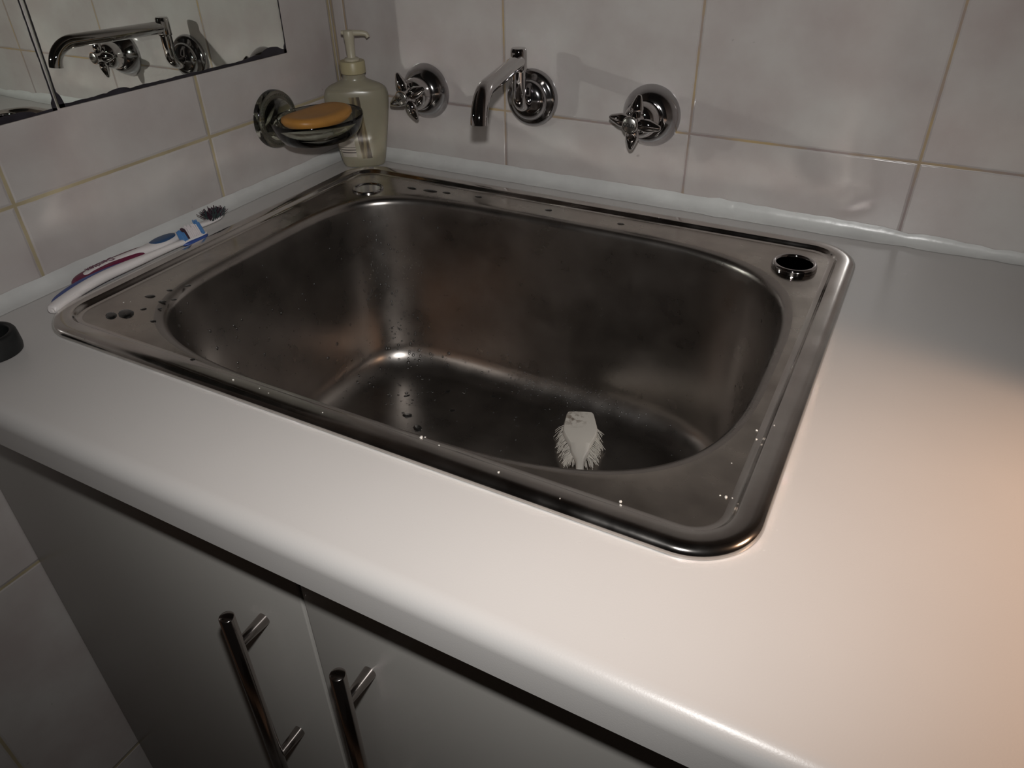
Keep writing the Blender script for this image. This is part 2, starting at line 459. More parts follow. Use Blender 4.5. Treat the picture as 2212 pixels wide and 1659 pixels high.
# ------------------------------------------------------------------ sink
def make_sink():
    root = empty('inset_sink', (OC.x, OC.y, 0), 'deep stainless steel inset sink with wet satin bowl', 'sink')
    # single pressed sheet: rolled rim, step, deck, lip, bowl
    rings = []   # (points, material)
    for ins, z in ((0.0, 0.0004), (0.0, 0.0016), (0.0003, 0.0028), (0.0011, 0.0041), (0.0024, 0.0053), (0.0040, 0.0061), (0.0060, 0.0066), (0.0085, 0.0067), (0.012, 0.0066), (0.0155, 0.0064),
                   (0.0164, 0.0062), (0.0168, 0.0059), (0.0180, 0.0043), (0.0193, DECK + 0.0004), (0.0199, DECK + 0.0001), (0.0235, DECK)):
        rings.append((out_loop(ins, z), 0))
    A = out_loop(0.0235, DECK); Bq = in_loop(-0.0085, DECK)
    for k in range(1, 6):
        w = k / 6
        rings.append(([a.lerp(q, w) for a, q in zip(A, Bq)], 1))
    for ins, z in ((-0.0085, DECK), (-0.0060, DECK - 0.0004), (-0.0037, DECK - 0.0014), (-0.0018, DECK - 0.0030), (-0.0006, DECK - 0.0052), (0.0, DECK - 0.008)):
        rings.append((in_loop(ins, z), 1 if ins < -0.006 else 2))
    zt, zb = DECK - 0.008, FLOOR_Z + 0.036
    for k in range(1, 13):
        w = k / 12
        rings.append((in_loop(0.016 * w, zt + (zb - zt) * w), 2))
    R = 0.034
    for k in range(1, 11):
        a = PI / 2 * k / 10
        rings.append((in_loop(0.016 + R * (1 - math.cos(a)), zb - R * math.sin(a)), 2))
    last_in = 0.016 + R
    for k in range(1, 8):
        w = k / 8
        c = Vector((BC.x, BC.y, FLOOR_Z))
        base = in_loop(last_in, zb - R)
        rings.append(([p.lerp(c, w) - Vector((0, 0, 0.003 * w)) for p in base], 2))
    bm = bmesh.new()
    rows = [[bm.verts.new(p) for p in L] for L, _ in rings]
    n = NA
    for (a, b_, mi) in zip(rows, rows[1:], [m_ for _, m_ in rings[1:]]):
        for i in range(n):
            k = (i + 1) % n
            f = bm.faces.new((a[i], b_[i], b_[k], a[k])); f.material_index = mi
    cv = bm.verts.new((BC.x, BC.y, FLOOR_Z - 0.0031))
    for i in range(n):
        f = bm.faces.new((rows[-1][i], cv, rows[-1][(i + 1) % n])); f.material_index = 2
    bmesh.ops.recalc_face_normals(bm, faces=bm.faces)
    up = sum(f.normal.z * f.calc_area() for f in bm.faces)
    if up < 0: bmesh.ops.reverse_faces(bm, faces=bm.faces)
    bvh = BVHTree.FromBMesh(bm)
    # punch the hole for the overflow in the rear right corner of the deck
    hc = Vector((0.6005, -0.1085)); hr = 0.0165
    kill = [f for f in bm.faces if f.material_index == 1 and abs(f.normal.z) > 0.9 and
            (Vector(f.calc_center_median()[:2]) - hc).length < hr + 0.012]
    bmesh.ops.delete(bm, geom=kill, context='FACES')
    be = [e for e in bm.edges if len(e.link_faces) == 1 and
          all((Vector(v.co[:2]) - hc).length < hr + 0.05 and abs(v.co.z - DECK) < 5e-4 for v in e.verts)]
    ring = [bm.verts.new((hc.x + hr * math.cos(2 * PI * i / 48), hc.y + hr * math.sin(2 * PI * i / 48), DECK)) for i in range(48)]
    re_ = [bm.edges.new((ring[i], ring[(i + 1) % 48])) for i in range(48)]
    res = bmesh.ops.triangle_fill(bm, use_beauty=True, edges=be + re_)
    for g in res['geom']:
        if isinstance(g, bmesh.types.BMFace):
            g.material_index = 1
            if g.normal.z < 0: g.normal_flip()
    o = link('bowl_and_rim', bm, [M['steel_rim'], M['steel_deck'], M['steel_bowl']], None, sharp=60, recalc=False)
    def par(ch):
        ch.parent = root; ch.matrix_parent_inverse = Matrix.Translation(-root.location); return ch
    par(o)
    # overflow: bright collar with a dark well below it
    bm = bmesh.new()
    prof = [(0.0160, -0.012), (0.0160, 0.004)]
    for k in range(13):
        a = PI * k / 12
        prof.append((0.0180 - 0.0022 * math.cos(a), 0.0036 + DECK - 0.001 + 0.0030 * math.sin(a)))
    prof += [(0.0204, DECK + 0.0002), (0.0200, DECK)]
    u, v, d = frame((0, 0, 1))
    loops = [[Vector((hc.x + r * math.cos(t), hc.y + r * math.sin(t), h)) for t in [2 * PI * i / 64 for i in range(64)]] for r, h in prof]
    loft(bm, loops, False, False)
    par(tag(link('overflow_collar', bm, M['chrome'], None, sharp=60), 'shiny raised ring around the open overflow hole'))
    bm = bmesh.new()
    lo = [[Vector((hc.x + 0.0161 * math.cos(t), hc.y + 0.0161 * math.sin(t), h)) for t in [2 * PI * i / 48 for i in range(48)]] for h in (0.0012, -0.045)]
    loft(bm, lo, False, True)
    par(tag(link('overflow_well', bm, M['black_void'], None, sharp=60), 'black well inside the overflow hole'))
    # closed cover in the other rear corner
    bm = bmesh.new()
    lathe(bm, (0.1135, -0.1130, DECK - 0.0008), (0, 0, 1), [(0.0182, 0), (0.0182, 0.0022), (0.0172, 0.0030), (0.0160, 0.0027), (0.0150, 0.0014), (0.008, 0.0012), (0.001, 0.0012)], 56)
    par(tag(link('overflow_cover', bm, M['chrome_worn'], None, sharp=50), 'round flush metal cover'))
    bm = bmesh.new()
    lathe(bm, (0.36, -0.385, FLOOR_Z - 0.0016), (0, 0, 1), [(0.042, 0), (0.042, 0.0012), (0.037, 0.0018), (0.033, 0.0008), (0.012, 0.0004), (0.010, 0.003), (0.001, 0.003)], 56)
    par(link('waste_strainer', bm, M['chrome_worn'], None, sharp=50))
    return root, bvh
sink, sink_bvh = make_sink()

# ------------------------------------------------------------------ cabinet
DY = -0.559
def make_cabinet():
    root = empty('vanity_cabinet', (0.38, -0.27, -0.9), 'cream vanity cabinet with two slab doors under the worktop', 'cabinet')
    def par(ch, p=None):
        ch.parent = root; ch.matrix_parent_inverse = Matrix.Translation(-root.location); return ch
    bm = bmesh.new()
    # open carcass: sides, bottom, front rails (the sink hangs inside)
    box(bm, (0.001, -0.541, -0.80), (0.017, -0.02, -0.036))
    box(bm, (0.745, -0.541, -0.80), (0.761, -0.02, -0.036))
    box(bm, (0.017, -0.541, -0.80), (0.745, -0.02, -0.784))
    box(bm, (0.017, -0.541, -0.075), (0.745, -0.523, -0.036))
    box(bm, (0.017, -0.030, -0.784), (0.745, -0.02, -0.036))
    par(link('carcass', bm, M['carcass'], None, smooth=False))
    bm = bmesh.new(); box(bm, (0.001, -0.49, -0.899), (0.761, -0.47, -0.80))
    par(link('kickboard', bm, M['carcass'], None, smooth=False))
    for x0, x1, hx in ((0.0015, 0.3768, 0.331), (0.3798, 0.7600, 0.429)):
        bm = bmesh.new(); box(bm, (x0, DY, -0.795), (x1, DY + 0.017, -0.0375), 0.0011, 2)
        d = par(link('door', bm, M['door'], None, sharp=50))
        bm = bmesh.new()
        yb = -0.5868
        lathe(bm, (hx, yb, -0.336), (0, 0, 1), [(0.0048, 0), (0.0055, 0.0007), (0.0055, 0.2203), (0.0049, 0.2210), (0.0002, 0.2210)], 32)
        for pz in (-0.1485, -0.2985):
            lathe(bm, (hx, yb, pz), (0, 1, 0), [(0.0036, 0.0), (0.0040, 0.008), (0.0052, 0.0272), (0.0052, 0.0277)], 28)
        h = link('handle', bm, M['handle'], None, sharp=50)
        h.parent = d
        h.matrix_parent_inverse = Matrix.Identity(4)
        tag(h, 'dark steel bar handle on two posts')
    return root
make_cabinet()

# ------------------------------------------------------------------ mirrors
def mirror(name, y0, y1, z0, tilt, label):
    root = empty(name, (0, y1, z0), label, 'mirror', 'mirror panels on the left wall')
    W_, H_ = y1 - y0, 0.30
    bm = bmesh.new(); box(bm, (0.0003, -W_, 0.0), (0.0040, 0.0, H_), 0.0004, 1)
    g = link('glass', bm, M['mirror'], root, smooth=False)
    # black spoiled silvering creeping in from the edges
    bm = bmesh.new()
    r2 = random.Random(int(abs(y0) * 1000))
    def strip(p0, p1, inward, w0, bumps, n=90):
        p0, p1, inward = Vector(p0), Vector(p1), Vector(inward)
        A_, B_ = [], []
        L = (p1 - p0).length
        for i in range(n + 1):
            t = i / n
            w = w0 * (0.86 + 0.14 * math.sin(t * 23 + 1) * math.sin(t * 61)) + r2.uniform(0, 0.0003)
            for c, hw, hh in bumps:
                q = (t * L - c) / hw
                if abs(q) < 1: w += hh * (1 - q * q) ** 0.5
            A_.append(p0.lerp(p1, t)); B_.append(p0.lerp(p1, t) + inward * w)
        lift = Vector((0.0003, 0, 0))
        loops = [[a, b_, b_ + lift, a + lift] for a, b_ in zip(A_, B_)]
        loft(bm, loops)
    x = 0.00398
    strip((x, 0, 0), (x, -W_, 0), (0, 0, 1), 0.0031 if 'right' in label else 0.0020,
          [(0.024, 0.015, 0.0048), (0.030, 0.036, 0.0018), (0.226, 0.011, 0.0022)] if 'right' in label else [(0.04, 0.02, 0.004)])
    strip((x, 0, 0), (x, 0, H_), (0, -1, 0), 0.0012, [(0.0, 0.01, 0.003)])
    strip((x, -W_, 0), (x, -W_, H_), (0, 1, 0), 0.0010, [(0.0, 0.012, 0.004)])
    tag(link('spoiled_edge', bm, M['mirror_edge'], root, smooth=False), 'black spoiled silvering along the edge')
    root.rotation_euler = (tilt, 0, 0)
    return root
mirror('mirror_panel', -0.3795, -0.0930, 0.1408, math.radians(-0.85), 'right mirror panel, reflecting the spout, with black spots along its lower edge')
mirror('mirror_panel', -0.6700, -0.3822, 0.1443, math.radians(0.0), 'left mirror panel, cut off by the photo edge, reflecting bare tiles')

# ------------------------------------------------------------------ taps
FLANGE = [(0.0318, 0.0004), (0.0318, 0.0018), (0.0310, 0.0040), (0.0290, 0.0085), (0.0262, 0.0130), (0.0232, 0.0165), (0.0208, 0.0186), (0.0192, 0.0192), (0.0186, 0.0186), (0.010, 0.0186)]
def text_mesh(name, body, size, mat, mtx, parent, bold=0.0, ext=0.0001):
    cu = bpy.data.curves.new(name, 'FONT'); cu.body = body; cu.size = size
    cu.align_x = 'CENTER'; cu.align_y = 'CENTER'; cu.extrude = ext; cu.offset = bold
    tmp = bpy.data.objects.new(name + '_tmp', cu); C.objects.link(tmp)
    dg = bpy.context.evaluated_depsgraph_get()
    me = bpy.data.meshes.new_from_object(tmp.evaluated_get(dg))
    bpy.data.objects.remove(tmp); bpy.data.curves.remove(cu)
    me.transform(mtx); me.materials.clear(); me.materials.append(mat); me.name = name
    o = bpy.data.objects.new(name, me); C.objects.link(o)
    if parent is not None: o.parent = parent
    return o

def tap(name, x, z, spin, word, label, lean, skew):
    root = empty(name, (x, 0, z), label, 'tap', 'wall taps either side of the spout')
    ax = (0, -1, 0)
    bm = bmesh.new(); lathe(bm, (0, 0, 0), ax, FLANGE, 72); link('flange', bm, M['chrome_worn'], root, sharp=35)
    bm = bmesh.new()
    lathe(bm, (0, 0, 0), ax, [(0.0184, 0.0170), (0.0184, 0.0250), (0.0180, 0.0290), (0.0168, 0.0330), (0.0146, 0.0362), (0.0118, 0.0385), (0.0095, 0.0392)], 56)
    link('bonnet', bm, M['chrome'], root, sharp=40)
    # capstan handle: hub, four flared levers, engraved cap
    bm = bmesh.new()
    lathe(bm, (0, 0, 0), ax, [(0.0088, 0.0365), (0.0098, 0.0385), (0.0100, 0.0420), (0.0086, 0.0450), (0.0078, 0.0490), (0.0084, 0.0540), (0.0086, 0.0562), (0.0080, 0.0572), (0.001, 0.0572)], 48)
    hub = link('handle', bm, M['chrome'], root, sharp=40)
    for k in range(4):
        a = spin + k * PI / 2
        d = Vector((math.cos(a), 0.10, math.sin(a)))
        bm = bmesh.new()
        lathe(bm, Vector((0, -0.0455, 0)) + d * 0.004, d, [(0.0046, 0.0), (0.0056, 0.003), (0.0070, 0.0080), (0.0068, 0.0115), (0.0054, 0.0160), (0.0036, 0.0205), (0.0026, 0.0228), (0.0015, 0.0239), (0.0002, 0.0242)], 28)
        for v in bm.verts:      # flatten each lever a little along the tap axis
            v.co.y = -0.0455 + (v.co.y + 0.0455) * 0.86
        link('lever', bm, M['chrome'], hub, sharp=50)
    bm = bmesh.new(); lathe(bm, (0, 0, 0), ax, [(0.0072, 0.0566), (0.0074, 0.0575), (0.0066, 0.0581), (0.0002, 0.0583)], 40)
    cap = link('cap', bm, M['cap_face'], root, sharp=60)
    mt = Matrix.Translation((0, -0.0584, 0)) @ Euler((PI / 2, 0, 0)).to_matrix().to_4x4() @ Matrix.Rotation(lean, 4, 'Z') @ Matrix.Scale(0.85, 4, (1, 0, 0))
    lt = text_mesh('lettering', word, 0.0052, M['ink'], mt, cap, 0.00012)
    # the spindle is set a little askew to the wall
    for ob in [c for c in root.children if c.name.split('.')[0] in ('bonnet', 'handle', 'cap')]:
        for o2 in [ob] + list(ob.children):
            for v in o2.data.vertices:
                f = -v.co.y / 0.057
                v.co.x += skew[0] * f; v.co.z += skew[1] * f
    return root
tap('wall_tap', 0.131, 0.0910, math.radians(25), 'HOT', 'chrome cross-handle tap between the soap bottle and the spout', math.radians(40), (0.0015, 0.0036))
tap('wall_tap', 0.416, 0.0932, math.radians(84), 'COLD', 'chrome cross-handle tap on the right of the spout, cap marked COLD', math.radians(-6), (-0.0040, 0.0034))

def spout():
    x0, z0 = 0.2752, 0.0975
    root = empty('wall_spout', (x0, 0, z0), 'chrome swivel spout with a curved end over the sink', 'spout')
    bm = bmesh.new()
    lathe(bm, (0, 0, 0), (0, -1, 0), [(0.0312, 0.0004), (0.0312, 0.0022), (0.0306, 0.0050), (0.0288, 0.0078), (0.0262, 0.0092), (0.0230, 0.0098), (0.0222, 0.0104),
          (0.0215, 0.0140), (0.0190, 0.0172), (0.0150, 0.0192), (0.0105, 0.0202), (0.0092, 0.0206)], 72)
    link('flange', bm, M['chrome_worn'], root, sharp=40)
    zb = -0.0025
    pts = [(0, -0.015, zb), (0, -0.022, zb)]
    for k in range(1, 9):
        a = PI / 2 * k / 8
        pts.append((0, -0.022 - 0.012 * math.sin(a), zb + 0.012 * (1 - math.cos(a))))
    pts += [(0, -0.034, 0.028), (0, -0.034, 0.052)]
    bm = bmesh.new(); tube(bm, pts, 0.0074, 28)
    link('riser', bm, M['chrome'], root, sharp=50)
    bm = bmesh.new()
    lathe(bm, (0, -0.034, 0), (0, 0, 1), [(0.0080, 0.0345), (0.0086, 0.0355), (0.0088, 0.0370), (0.0088, 0.0535), (0.0085, 0.0560), (0.0076, 0.0575), (0.0002, 0.0580)], 40)
    link('swivel_cap', bm, M['chrome'], root, sharp=50)
    d = Vector((0.229, -0.973, 0)).normalized()
    st = Vector((0, -0.034, 0.0450))
    L, R = 0.120, 0.030
    pts = [st, st + d * 0.02, st + d * 0.06, st + d * 0.10, st + d * L]
    for k in range(1, 13):
        a = math.radians(84) * k / 12
        pts.append(st + d * (L + R * math.sin(a)) + Vector((0, 0, -R * (1 - math.cos(a)))))
    bm = bmesh.new(); tube(bm, pts, [0.0080] * len(pts), 32, cap=False)
    # turned-in mouth
    end = pts[-1]; tdir = (pts[-1] - pts[-2]).normalized()
    bm2 = bm
    lathe(bm2, end, -tdir, [(0.0080, 0.0), (0.0066, 0.0), (0.0064, 0.008), (0.0001, 0.008)], 32)
    link('spout_pipe', bm, M['chrome'], root, sharp=50)
    return root
spout()

# ------------------------------------------------------------------ soap dish, soap
def soap_dish():
    zc, yc = 0.0745, -0.1287
    root = empty('soap_dish', (0, yc, zc), 'smoky glass soap dish on a beaded round rose, fixed to the left wall', 'soap dish')
    bm = bmesh.new()
    lathe(bm, (0, 0, 0), (1, 0, 0), [(0.0325, 0.0005), (0.0325, 0.0045), (0.0315, 0.0068), (0.0290, 0.0084), (0.0262, 0.0082), (0.0245, 0.0074), (0.0232, 0.0078),
          (0.0220, 0.0110), (0.0190, 0.0160), (0.0145, 0.0200), (0.0105, 0.0220), (0.0002, 0.0225)], 64)
    link('rose', bm, M['glass'], root, sharp=50)
    bm = bmesh.new()
    for k in range(52):
        a = 2 * PI * k / 52
        ball(bm, (0.0086, 0.0272 * math.cos(a), 0.0272 * math.sin(a)), 0.0015, 2)
    link('bead_ring', bm, M['glass'], root)
    # oval dish carried by the rose
    cx, cy = DISH_C
    bm = bmesh.new(); n = 72
    def ell(a, b_, z): return [Vector((cx + a * math.cos(t), cy - yc + b_ * math.sin(t), z)) for t in [2 * PI * i / n for i in range(n)]]
    a, b_ = DISH_A, DISH_B
    loops = [ell(a * 0.25, b_ * 0.25, -0.0175), ell(a * 0.62, b_ * 0.62, -0.0175), ell(a * 0.80, b_ * 0.80, -0.0145), ell(a * 0.92, b_ * 0.92, -0.0065), ell(a * 0.99, b_ * 0.99, 0.0035), ell(a, b_, 0.0075),
             ell(a * 0.985, b_ * 0.99, 0.0090), ell(a * 0.955, b_ * 0.965, 0.0080), ell(a * 0.93, b_ * 0.945, 0.0030), ell(a * 0.85, b_ * 0.86, -0.0045), ell(a * 0.72, b_ * 0.72, -0.0100), ell(a * 0.5, b_ * 0.5, -0.0120), ell(a * 0.2, b_ * 0.2, -0.0120)]
    loft(bm, loops)
    link('dish', bm, M['glass'], root, sharp=60)
    return root
DISH_C = (0.062, -0.1225); DISH_A, DISH_B = 0.048, 0.057
soap_dish()

def soap_bar():
    bm = bmesh.new(); n = 56
    cx, cy, z0 = 0.0640, -0.1250, 0.0745 + 0.0015
    ang = math.radians(-4)
    def L(a, b_, z, e=2.6):
        out = []
        for i in range(n):
            t = 2 * PI * i / n
            c, s = math.cos(t), math.sin(t)
            x = a * abs(c) ** (2 / e) * (1 if c >= 0 else -1); y = b_ * abs(s) ** (2 / e) * (1 if s >= 0 else -1)
            zz = z + 0.0035 * ((y / 0.05) ** 2)
            out.append(Vector((cx + x * math.cos(ang) - y * math.sin(ang), cy + x * math.sin(ang) + y * math.cos(ang), zz)))
        return out
    loft(bm, [L(0.004, 0.01, z0 - 0.002), L(0.021, 0.035, z0 - 0.0015), L(0.026, 0.0415, z0 + 0.002), L(0.0285, 0.0440, z0 + 0.0060), L(0.0275, 0.0432, z0 + 0.0100), L(0.023, 0.039, z0 + 0.0122), L(0.016, 0.031, z0 + 0.0118), L(0.006, 0.02, z0 + 0.0112)])
    return tag(link('soap_bar', bm, M['soap'], sharp=60), 'worn orange soap bar lying in the glass dish', 'soap')
soap_bar()

# ------------------------------------------------------------------ hand-wash bottle
def bottle():
    root = empty('soap_bottle', (0.0500, -0.0350, 0.0), 'cream pump bottle of hand soap standing in the corner behind the sink', 'bottle')
    wd = Vector((0.80, 0.60, 0)); dp = Vector((0.60, -0.80, 0))      # wide axis, axis towards the room
    n = 64
    def sect(w, d, z, e=2.6):
        out = []
        for i in range(n):
            t = 2 * PI * i / n; c, s = math.cos(t), math.sin(t)
            out.append(wd * (w * abs(c) ** (2 / e) * (1 if c >= 0 else -1)) + dp * (d * abs(s) ** (2 / e) * (1 if s >= 0 else -1)) + Vector((0, 0, z)))
        return out
    prof = [(0.0215, 0.0120, 0.0004), (0.0245, 0.0145, 0.0012), (0.0262, 0.0158, 0.004), (0.0282, 0.0168, 0.012), (0.0310, 0.0178, 0.028), (0.0345, 0.0188, 0.048), (0.0372, 0.0194, 0.066),
            (0.0386, 0.0196, 0.079), (0.0388, 0.0195, 0.0860), (0.0368, 0.0187, 0.0925), (0.0320, 0.0170, 0.0972), (0.0245, 0.0150, 0.1005), (0.0180, 0.0135, 0.1030), (0.0142, 0.0125, 0.1055), (0.0132, 0.0122, 0.1085), (0.0130, 0.0122, 0.1125)]
    bm = bmesh.new()
    loft(bm, [sect(w, d, z, 2.7 if z < 0.095 else 2.0) for w, d, z in spline(prof, 60)])
    link('body', bm, M['bottle'], root, sharp=60)
    def front(u, z):      # a point on the front face, u along the wide axis
        for (w0, d0, z0), (w1, d1, z1) in zip(prof, prof[1:]):
            if z0 <= z <= z1:
                f = (z - z0) / (z1 - z0); w = w0 + (w1 - w0) * f; d = d0 + (d1 - d0) * f
                q = max(0.0, 1 - abs(u / w) ** 2.7) ** (1 / 2.7)
                return wd * u + dp * (d * q + 0.0003) + Vector((0, 0, z))
    def patch(name, uv, mat, nu=6, nz=16):
        bm = bmesh.new()
        (ua0, ua1, za), (ub0, ub1, zb) = uv
        g = []
        for j in range(nz + 1):
            t = j / nz; z = za + (zb - za) * t
            l, r = ua0 + (ub0 - ua0) * t, ua1 + (ub1 - ua1) * t
            g.append([front(l + (r - l) * i / nu, z) for i in range(nu + 1)])
        lift = dp * 0.0002
        rows0 = [[bm.verts.new(p) for p in r_] for r_ in g]
        for r0, r1 in zip(rows0, rows0[1:]):
            for i in range(nu): bm.faces.new((r0[i], r0[i + 1], r1[i + 1], r1[i]))
        return link(name, bm, mat, root, sharp=80)
    # long dark leaning strip, and the small panel with bars at its foot
    m, nt, bs = new_mat('brown_strip')
    P(bs, Roughness=0.4)
    tc = nt.nodes.new('ShaderNodeTexCoord'); mp = nt.nodes.new('ShaderNodeMapping')
    mp.inputs['Scale'].default_value = (260, 260, 18)
    ns = nt.nodes.new('ShaderNodeTexNoise'); ns.inputs['Scale'].default_value = 1.0
    rp = nt.nodes.new('ShaderNodeValToRGB')
    rp.color_ramp.elements[0].color = (0.055, 0.038, 0.022, 1); rp.color_ramp.elements[0].position = 0.40
    rp.color_ramp.elements[1].color = (0.24, 0.19, 0.10, 1); rp.color_ramp.elements[1].position = 0.62
    nt.links.new(tc.outputs['Object'], mp.inputs[0]); nt.links.new(mp.outputs[0], ns.inputs['Vector'])
    nt.links.new(ns.outputs['Fac'], rp.inputs['Fac']); nt.links.new(rp.outputs['Color'], bs.inputs['Base Color'])
    tag(patch('dark_strip', ((-0.0015, 0.0110, 0.0125), (-0.0090, 0.0036, 0.0875)), m), 'dark brown leaning strip on the label')
    m2, nt, bs = new_mat('bar_panel')
    P(bs, Roughness=0.4)
    tc = nt.nodes.new('ShaderNodeTexCoord'); sp = nt.nodes.new('ShaderNodeSeparateXYZ')
    nt.links.new(tc.outputs['Object'], sp.inputs[0])
    w = math_node(nt, 'FRACT', math_node(nt, 'MULTIPLY', sp.outputs[2], 300.0))
    k = math_node(nt, 'GREATER_THAN', w, 0.42)
    hi = math_node(nt, 'GREATER_THAN', sp.outputs[2], 0.0275)
    lo_ = math_node(nt, 'LESS_THAN', sp.outputs[2], 0.0180)
    k = math_node(nt, 'MAXIMUM', math_node(nt, 'MAXIMUM', k, hi), lo_)
    mx = nt.nodes.new('ShaderNodeMix'); mx.data_type = 'RGBA'
    nt.links.new(k, mx.inputs['Factor']); mx.inputs['A'].default_value = (0.10, 0.085, 0.08, 1); mx.inputs['B'].default_value = (0.42, 0.38, 0.33, 1)
    nt.links.new(mx.outputs['Result'], bs.inputs['Base Color'])
    tag(patch('bar_panel', ((-0.0275, -0.0080, 0.0150), (-0.0295, -0.0090, 0.0385)), m2), 'pale printed panel with dark bars')
    # pump
    bm = bmesh.new()
    lathe(bm, (0, 0, 0), (0, 0, 1), [(0.0140, 0.1112), (0.0150, 0.1120), (0.0151, 0.1240), (0.0143, 0.1254), (0.0100, 0.1256), (0.0002, 0.1256)], 48)
    tag(link('collar', bm, M['pump_ring'], root, sharp=40), 'yellowed ribbed collar')
    bm = bmesh.new()
    lathe(bm, (0, 0, 0), (0, 0, 1), [(0.0092, 0.1254), (0.0092, 0.1272), (0.0080, 0.1285), (0.0054, 0.1290), (0.0050, 0.1300), (0.0056, 0.1460), (0.0062, 0.1500), (0.0064, 0.1570), (0.0058, 0.1582), (0.0002, 0.1584)], 36)
    hd = Vector((0.86, 0.51, 0))
    tube(bm, [hd * -0.0085 + Vector((0, 0, 0.1562)), hd * 0.0 + Vector((0, 0, 0.1556)), hd * 0.016 + Vector((0, 0, 0.1552)), hd * 0.0205 + Vector((0, 0, 0.1540)), hd * 0.0225 + Vector((0, 0, 0.1505))],
         [0.0022, 0.0034, 0.0031, 0.0028, 0.0026], 16)
    link('pump_head', bm, M['pump'], root, sharp=40)
    return root
bottle()

# ------------------------------------------------------------------ toothbrushes
def body(bm, path, n=70, k=20, e=2.3):
    """path rows: x, y, z, half width, half height; width lies level, height is vertical"""
    S = spline(path, n); loops = []
    for i, (x, y, z, w, h) in enumerate(S):
        a = S[max(i - 1, 0)]; c = S[min(i + 1, len(S) - 1)]
        t = Vector((c[0] - a[0], c[1] - a[1], 0)).normalized(); s = Vector((-t.y, t.x, 0))
        L = []
        for q in range(k):
            th = 2 * PI * q / k; cc, ss = math.cos(th), math.sin(th)
            L.append(Vector((x, y, z)) + s * (max(w, 1e-4) * abs(cc) ** (2 / e) * (1 if cc >= 0 else -1)) + Vector((0, 0, max(h, 1e-4) * abs(ss) ** (2 / e) * (1 if ss >= 0 else -1))))
        loops.append(L)
    loft(bm, loops)

def tufts(bm, centres, direc, length, r, jitter, rg, sub=6):
    for c in centres:
        c = Vector(c); d = Vector(direc) + Vector((rg.uniform(-jitter, jitter), rg.uniform(-jitter, jitter), rg.uniform(-jitter, jitter)))
        d.normalize()
        bend = Vector((rg.uniform(-jitter, jitter), rg.uniform(-jitter, jitter), 0)) * length * 0.4
        ll = length * rg.uniform(0.9, 1.06)
        tube(bm, [c, c + d * ll * 0.5, c + d * ll + bend], [r, r * 0.95, r * 0.6], sub)

